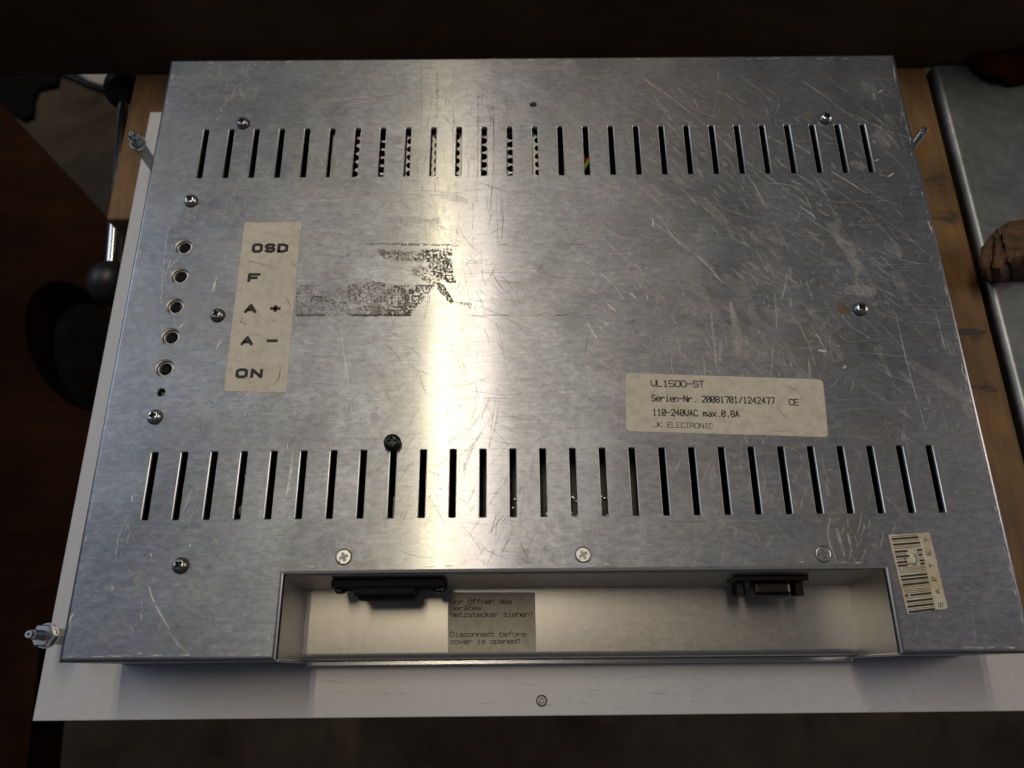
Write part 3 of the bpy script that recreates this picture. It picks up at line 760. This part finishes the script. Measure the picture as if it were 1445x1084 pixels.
for px, hw in ((((239, 892), (250, 908), (272, 928)), .5), (((282, 680), (277, 707), (266, 740), (261, 786)), .14), (((496, 526), (507, 584)), .2),
               (((903, 107), (950, 140), (997, 177), (1052, 228), (1115, 271)), .35), (((1083, 192), (1107, 204)), .3), (((1130, 113), (1177, 144)), .3),
               (((880, 248), (910, 268), (935, 291)), .3), (((919, 310), (974, 353), (1009, 380)), .4), (((850, 333), (870, 357), (900, 376), (910, 390)), .5),
               (((855, 325), (880, 337)), .6), (((850, 310), (866, 318)), .5), (((1050, 240), (1065, 262), (1080, 290)), .5), (((566, 134), (590, 172)), .5), (((572, 134), (598, 178)), .3),
               (((470, 141), (520, 137), (610, 124)), .5), (((480, 150), (560, 136), (640, 126)), .3), (((500, 180), (580, 170)), .4), (((560, 285), (630, 272)), .35),
               (((400, 282), (470, 284), (610, 272)), .3), (((676, 258), (710, 268), (736, 280)), .5), (((790, 252), (830, 262), (876, 282)), .4), (((800, 240), (880, 270)), .3),
               (((1031, 425), (1034, 450), (1044, 472), (1040, 500)), 1.2), (((1003, 440), (1006, 470), (1012, 520)), .5), (((1018, 480), (1016, 510)), .8), (((826, 515), (850, 534), (874, 543)), .9),
               (((843, 506), (872, 528)), .6), (((760, 620), (772, 605)), .3), (((740, 384), (800, 398), (860, 420)), .4), (((700, 396), (770, 402)), .5), (((715, 450), (750, 466)), .5),
               (((1110, 195), (1145, 218)), .4), (((1150, 180), (1180, 200)), .3), (((1100, 230), (1150, 262)), .4), (((420, 590), (440, 574)), .4), (((430, 590), (446, 572)), .3),
               (((1172, 730), (1166, 755), (1180, 790)), .5), (((1180, 745), (1192, 785)), .7), (((1196, 750), (1202, 780)), .5), (((1010, 640), (985, 690)), .2), (((1120, 680), (1140, 640)), .2)):
    scratch('s_mid', px, hw)
for px, hw in ((((700, 270), (701, 300), (703, 335)), .16), (((707, 275), (711, 310), (706, 345)), .16), (((640, 90), (640, 160), (638, 250)), .22), (((674, 120), (675, 180), (673, 300)), .3),
               (((685, 140), (692, 160), (692, 172)), .3), (((663, 160), (668, 142)), .3), (((695, 130), (698, 230), (690, 310)), .35), (((594, 90), (595, 180)), .2), (((617, 100), (616, 260)), .2),
               (((514, 100), (516, 122), (522, 132)), .25), (((644, 389), (664, 366), (693, 348)), .2), (((700, 373), (695, 385), (691, 392)), .35), (((768, 370), (758, 384)), .25), (((725, 330), (732, 328), (724, 342)), .2),
               (((830, 470), (826, 495), (824, 500)), .25), (((1115, 335), (1180, 337)), .3), (((1160, 369), (1200, 370)), .25), (((298, 566), (300, 570)), .7), (((709, 775), (718, 780)), .3), (((728, 784), (748, 795)), .25),
               (((730, 755), (740, 780), (754, 800)), .2), (((650, 640), (648, 680)), .12), (((700, 560), (692, 610), (690, 640)), .2), (((706, 562), (697, 612), (688, 634)), .2)):
    scratch('s_dark', px, hw * .6)
# families of fine random scratches: region in photo pixels, direction in photo degrees
def family(kind, n, reg, a0, a1, l0, l1, hw, bend=.1, clump=0.0):
    x0, x1, y0, y1 = reg; cl = [(rng.uniform(x0, x1), rng.uniform(y0, y1)) for _ in range(max(3, n // 14))]
    for _ in range(n):
        if rng.random() < clump:
            c = rng.choice(cl); x, y = rng.gauss(c[0], 22), rng.gauss(c[1], 22)
        else: x, y = rng.uniform(x0, x1), rng.uniform(y0, y1)
        a = math.radians(rng.uniform(a0, a1)); l = rng.uniform(l0, l1) * rng.uniform(.4, 1); pts = []
        bb = rng.uniform(-bend, bend); k = max(3, int(l / 4) + 1)
        for i in range(k):
            t = i / (k - 1) * l; p = P(x, y, .03); pts.append((p.x, p.y)); x += math.cos(a) * l / (k - 1); y += math.sin(a) * l / (k - 1); a += bb / k * 3
        add(kind, pts, hw * rng.uniform(.5, 1.3))
family('s_lo', 420, (240, 1260, 95, 900), 25, 60, 15, 90, .22, .3, .5)
family('s_lo', 190, (760, 1330, 100, 520), 28, 50, 20, 120, .32, .2, .6)
family('s_lo', 340, (130, 1380, 100, 900), 70, 100, 12, 70, .22, .3, .5)
family('s_lo', 220, (200, 700, 100, 900), 110, 150, 10, 70, .22, .4, .5)
family('s_lo', 260, (200, 1300, 100, 780), -6, 6, 20, 160, .16, .05, .3)
family('s_mid', 130, (760, 1340, 110, 620), 35, 75, 6, 30, .2, .5, .5)
family('s_mid', 110, (150, 560, 100, 900), 60, 140, 5, 30, .16, .5, .5)
family('s_mid', 50, (730, 1000, 430, 640), 62, 88, 12, 70, .18, .2, .5)
family('s_mid', 26, (940, 1150, 390, 530), 75, 95, 12, 60, .4, .2, .6)
family('s_hi', 110, (130, 1380, 90, 910), 0, 180, 2, 9, .22, .8, .3)
family('s_hi', 60, (840, 1200, 380, 480), 40, 80, 4, 14, .2, .5, .4)
family('s_dark', 120, (582, 716, 90, 330), 86, 95, 8, 50, .09, .1, .4)
family('s_dark', 30, (200, 1300, 100, 800), 0, 180, 3, 18, .1, .5, .3)
family('s_lo', 500, (150, 1380, 95, 900), 0, 180, 4, 26, .35, .6, .7)
family('s_lo', 150, (760, 1300, 130, 540), 33, 56, 8, 40, .75, .3, .75)
family('s_lo', 90, (150, 560, 100, 880), 20, 160, 6, 30, .7, .5, .7)
family('s_lo', 70, (960, 1260, 640, 800), 75, 110, 10, 45, .6, .2, .7)
for px, hw in ((((803, 80), (806, 106)), 3.6), (((1192, 411), (1214, 409), (1237, 412)), 2.6), (((700, 95), (740, 96), (795, 97)), 2.0), (((1036, 440), (1042, 505)), 2.0)): scratch('s_lo', px, hw)
family('s_smear', 46, (240, 720, 92, 330), -25, 40, 25, 110, 2.2, .3, .6)       # soft cloudy smears
family('s_smear', 40, (130, 560, 300, 920), 50, 140, 20, 90, 2.4, .3, .6)
family('s_smear', 60, (740, 1330, 95, 560), 28, 62, 25, 110, 2.2, .3, .6)
family('s_smear', 30, (700, 1380, 520, 900), 60, 120, 20, 80, 2.0, .3, .6)
family('s_mid', 90, (880, 1330, 120, 420), 32, 60, 8, 40, .2, .3, .6)
family('s_mid', 170, (150, 480, 100, 900), 30, 150, 6, 36, .2, .5, .6)
family('s_hi', 80, (150, 560, 100, 910), 40, 140, 3, 16, .16, .6, .4)
family('s_mid', 80, (700, 1260, 640, 800), 80, 120, 6, 36, .2, .4, .6)
for i in range(260):                                   # worn bright along the folded edges
    e = rng.random(); l = rng.uniform(.8, 6) * rng.uniform(.3, 1)
    d = 1.85 + abs(rng.gauss(0, .5))
    if e < .4: y = rng.uniform(Y0 + 4, Y1 - 8); pts = [(X1 - d, y), (X1 - d - rng.uniform(-.2, .4), y + l)]
    elif e < .55: y = rng.uniform(Y0 + 4, Y1 - 8); pts = [(X0 + d, y), (X0 + d + rng.uniform(-.1, .5), y + l)]
    elif e < .7: x = rng.uniform(X0 + 4, X1 - 9); pts = [(x, Y1 - d), (x + l, Y1 - d)]
    elif e < .85: x = rng.choice((rng.uniform(X0 + 3, RX0 - 8), rng.uniform(RX1 + 4, X1 - 8))); pts = [(x, Y0 + d), (x + l, Y0 + d)]
    else: x = rng.uniform(RX0, RX1 - 6); pts = [(x, RY + d + .3), (x + l, RY + d + .3)]
    add(rng.choice(('s_hi', 's_mid')), dense(pts, .8), rng.uniform(.12, .35))
family('s_mid', 30, (670, 780, 520, 800), 108, 130, 30, 110, .14, .2, .7)
family('s_dark', 26, (680, 760, 620, 810), 108, 125, 30, 90, .10, .2, .7)
for i in range(14):                                    # rubbed patch left of the buttons
    scratch('s_lo', ((165 + i * 3, 455 + rng.uniform(-6, 6)), (160 + i * 3, 505 + rng.uniform(-10, 10))), .25)
for y_ in (345.5, 445.0):                              # faint outline left by a removed label
    for k in range(40):
        x = rng.uniform(440 if y_ < 400 else 655, 830); 
        if rng.random() < .6: scratch('s_dark', ((x, y_ + rng.uniform(-.6, .6)), (x + rng.uniform(3, 16), y_ + rng.uniform(-.6, .6))), rng.uniform(.06, .18))
for k, b in layers.items():
    part({'s_hi': 'bright_scratches', 's_mid': 'scratches', 's_lo': 'faint_scratches', 's_dark': 'dark_rub_marks', 's_smear': 'cloudy_smears'}[k], b, M[k], cover, kind='stuff')

# light scuffs and specks on the panel plate
bm = bmesh.new()
for k in range(70):
    x, y = rng.choice(((rng.gauss(500, 50), rng.uniform(955, 985)), (rng.uniform(60, 1430), rng.uniform(950, 1008)), (rng.gauss(860, 90), rng.uniform(955, 1000))))
    l = rng.uniform(1, 40) * rng.random(); a, b = P(x, y, -50), P(x + l + 1, y + rng.uniform(-.6, .6), -50)
    if a.x > -211 and b.x < 207 and a.y > -72.5: ribbon(bm, [(a.x, a.y), ((a.x + b.x) / 2, (a.y + b.y) / 2), (b.x, b.y)], rng.uniform(.05, .16), -49.98 + .0002 * k)
part('panel_scuffs', bm, M['s_dark'], panel, kind='stuff')
# crumbs of old adhesive where a label was torn off
def inside(p, poly):
    r = False; n = len(poly)
    for i in range(n):
        (xa_, ya_), (xb_, yb_) = poly[i], poly[i - 1]
        if (ya_ > p[1]) != (yb_ > p[1]) and p[0] < (xb_ - xa_) * (p[1] - ya_) / (yb_ - ya_) + xa_: r = not r
    return r
cb = {'crumb': bmesh.new(), 'crumb_b': bmesh.new(), 'rust': bmesh.new()}
def crumbs(poly, n, thr, smin, smax, kinds, o=(400, 320, 4.5156)):
    global cnt
    xs = [p[0] for p in poly]; ys = [p[1] for p in poly]
    for _ in range(n):
        c = (rng.uniform(min(xs), max(xs)), rng.uniform(min(ys), max(ys)))
        if not inside(c, poly): continue
        v = abs(noise.noise(Vector((c[0] * .045, c[1] * .045, 4)))) + .5 * abs(noise.noise(Vector((c[0] * .12, c[1] * .12, 9))))
        if v > thr: continue
        cnt += 1
        p = P(o[0] + c[0] / o[2], o[1] + c[1] / o[2], 0); s = rng.uniform(smin, smax); k = rng.choice((4, 5, 6)); a0 = rng.random() * 6
        z = .03 + (cnt % 911) * .0001
        b = cb[rng.choice(kinds)]
        b.faces.new([b.verts.new(V((p.x + s * rng.uniform(.6, 1.1) * math.cos(a0 + 6.283 * i / k), p.y + s * rng.uniform(.5, 1) * math.sin(a0 + 6.283 * i / k), z))) for i in range(k)])
sm = bmesh.new()
for k, poly in enumerate(([(880, 140), (1075, 135), (1080, 300), (1120, 355), (1000, 345), (950, 310)], [(590, 140), (890, 150), (900, 230), (640, 215)], [(690, 370), (970, 365), (890, 470), (810, 566), (640, 568)],
                          [(380, 385), (540, 330), (700, 368), (640, 568), (430, 568)], [(80, 365), (380, 383), (430, 568), (78, 568)], [(880, 232), (945, 310), (1000, 350), (960, 366), (830, 340), (820, 262)])):
    vs2 = [P(400 + x / 4.5156, 320 + y / 4.5156) for x, y in poly]; sm.faces.new([sm.verts.new(V((p.x, p.y, .012 + .0012 * k))) for p in vs2])
part('adhesive_film', sm, M['film'], cover, kind='stuff')
D_, Bn, Mx = ('crumb',), ('crumb_b',), ('crumb', 'crumb_b')
crumbs([(880, 150), (1070, 140), (1070, 230), (1090, 340), (1125, 350), (1060, 362), (1000, 330), (950, 310), (925, 240), (890, 200)], 4160, 0.30, 0.14, 0.39, D_)
crumbs([(600, 145), (900, 170), (910, 215), (760, 218), (640, 205)], 2400, 0.23, 0.11, 0.30, Mx)
crumbs([(160, 140), (200, 150), (300, 182), (600, 170), (600, 200), (250, 190), (190, 185)], 960, 0.12, 0.14, 0.33, Bn)
crumbs([(700, 375), (970, 368), (900, 450), (820, 545), (780, 567), (640, 567), (720, 500), (740, 430)], 4800, 0.30, 0.14, 0.37, Mx)
crumbs([(400, 380), (540, 335), (700, 370), (740, 430), (720, 520), (640, 567), (430, 567), (500, 500), (420, 480)], 4992, 0.17, 0.15, 0.41, Bn)
crumbs([(85, 370), (190, 365), (200, 430), (400, 385), (420, 480), (430, 567), (260, 567), (78, 567)], 4224, 0.13, 0.14, 0.33, Bn)
crumbs([(975, 350), (1020, 370), (1085, 480), (1060, 490), (985, 400)], 1120, 0.54, 0.16, 0.39, D_)
crumbs([(1080, 480), (1200, 482), (1195, 525), (1150, 500)], 256, 0.41, 0.11, 0.30, D_)
crumbs([(820, 270), (930, 245), (1000, 330), (960, 372), (860, 330)], 1440, 0.22, 0.11, 0.32, D_)
crumbs([(1030, 370), (1120, 350), (1180, 440), (1120, 480), (1080, 470)], 416, 0.16, 0.08, 0.18, D_)
crumbs([(560, 102), (800, 104), (1060, 112), (1060, 124), (800, 120), (560, 112)], 672, 0.41, 0.11, 0.28, D_)
crumbs([(430, 560), (810, 560), (815, 570), (430, 571)], 800, 0.68, 0.11, 0.25, D_)
crumbs([(80, 560), (260, 560), (260, 569), (80, 569)], 345, 0.49, 0.17, 0.33, Bn)
crumbs([(172, 490), (170, 462), (192, 438), (255, 446), (255, 456), (200, 450), (182, 470)], 420, .9, .12, .24, ('crumb',))
o2 = (1060, 160, 3.738)
crumbs([(450, 990), (500, 980), (515, 1050), (470, 1060), (450, 1040)], 260, .3, .14, .4, ('rust',), o2)
crumbs([(385, 970), (520, 950), (530, 1060), (380, 1050)], 120, .3, .08, .2, ('rust', 'crumb'), o2)
crumbs([(840, 920), (880, 900), (870, 950), (840, 950)], 30, .6, .1, .2, D_, o2)
o3 = (1060, 440, 3.738)
crumbs([(1050, 320), (1150, 330), (1180, 520), (1080, 530), (1060, 640), (1020, 640)], 160, .2, .1, .24, D_, o3)
crumbs([(850, 770), (960, 770), (950, 1060), (910, 1060), (900, 830)], 170, .2, .1, .26, Mx, o3)
crumbs([(920, 1040), (1330, 1040), (1330, 1056), (920, 1060)], 140, .4, .1, .22, Mx, o3)
o4 = (960, 720, 2.977)
crumbs([(1120, 300), (1270, 290), (1220, 400), (1180, 370), (1130, 350)], 420, .22, .1, .3, D_, o4)
for k, b in cb.items(): part({'crumb': 'adhesive_residue', 'crumb_b': 'brown_residue', 'rust': 'rust_stain'}[k], b, M[k], cover, kind='stuff')
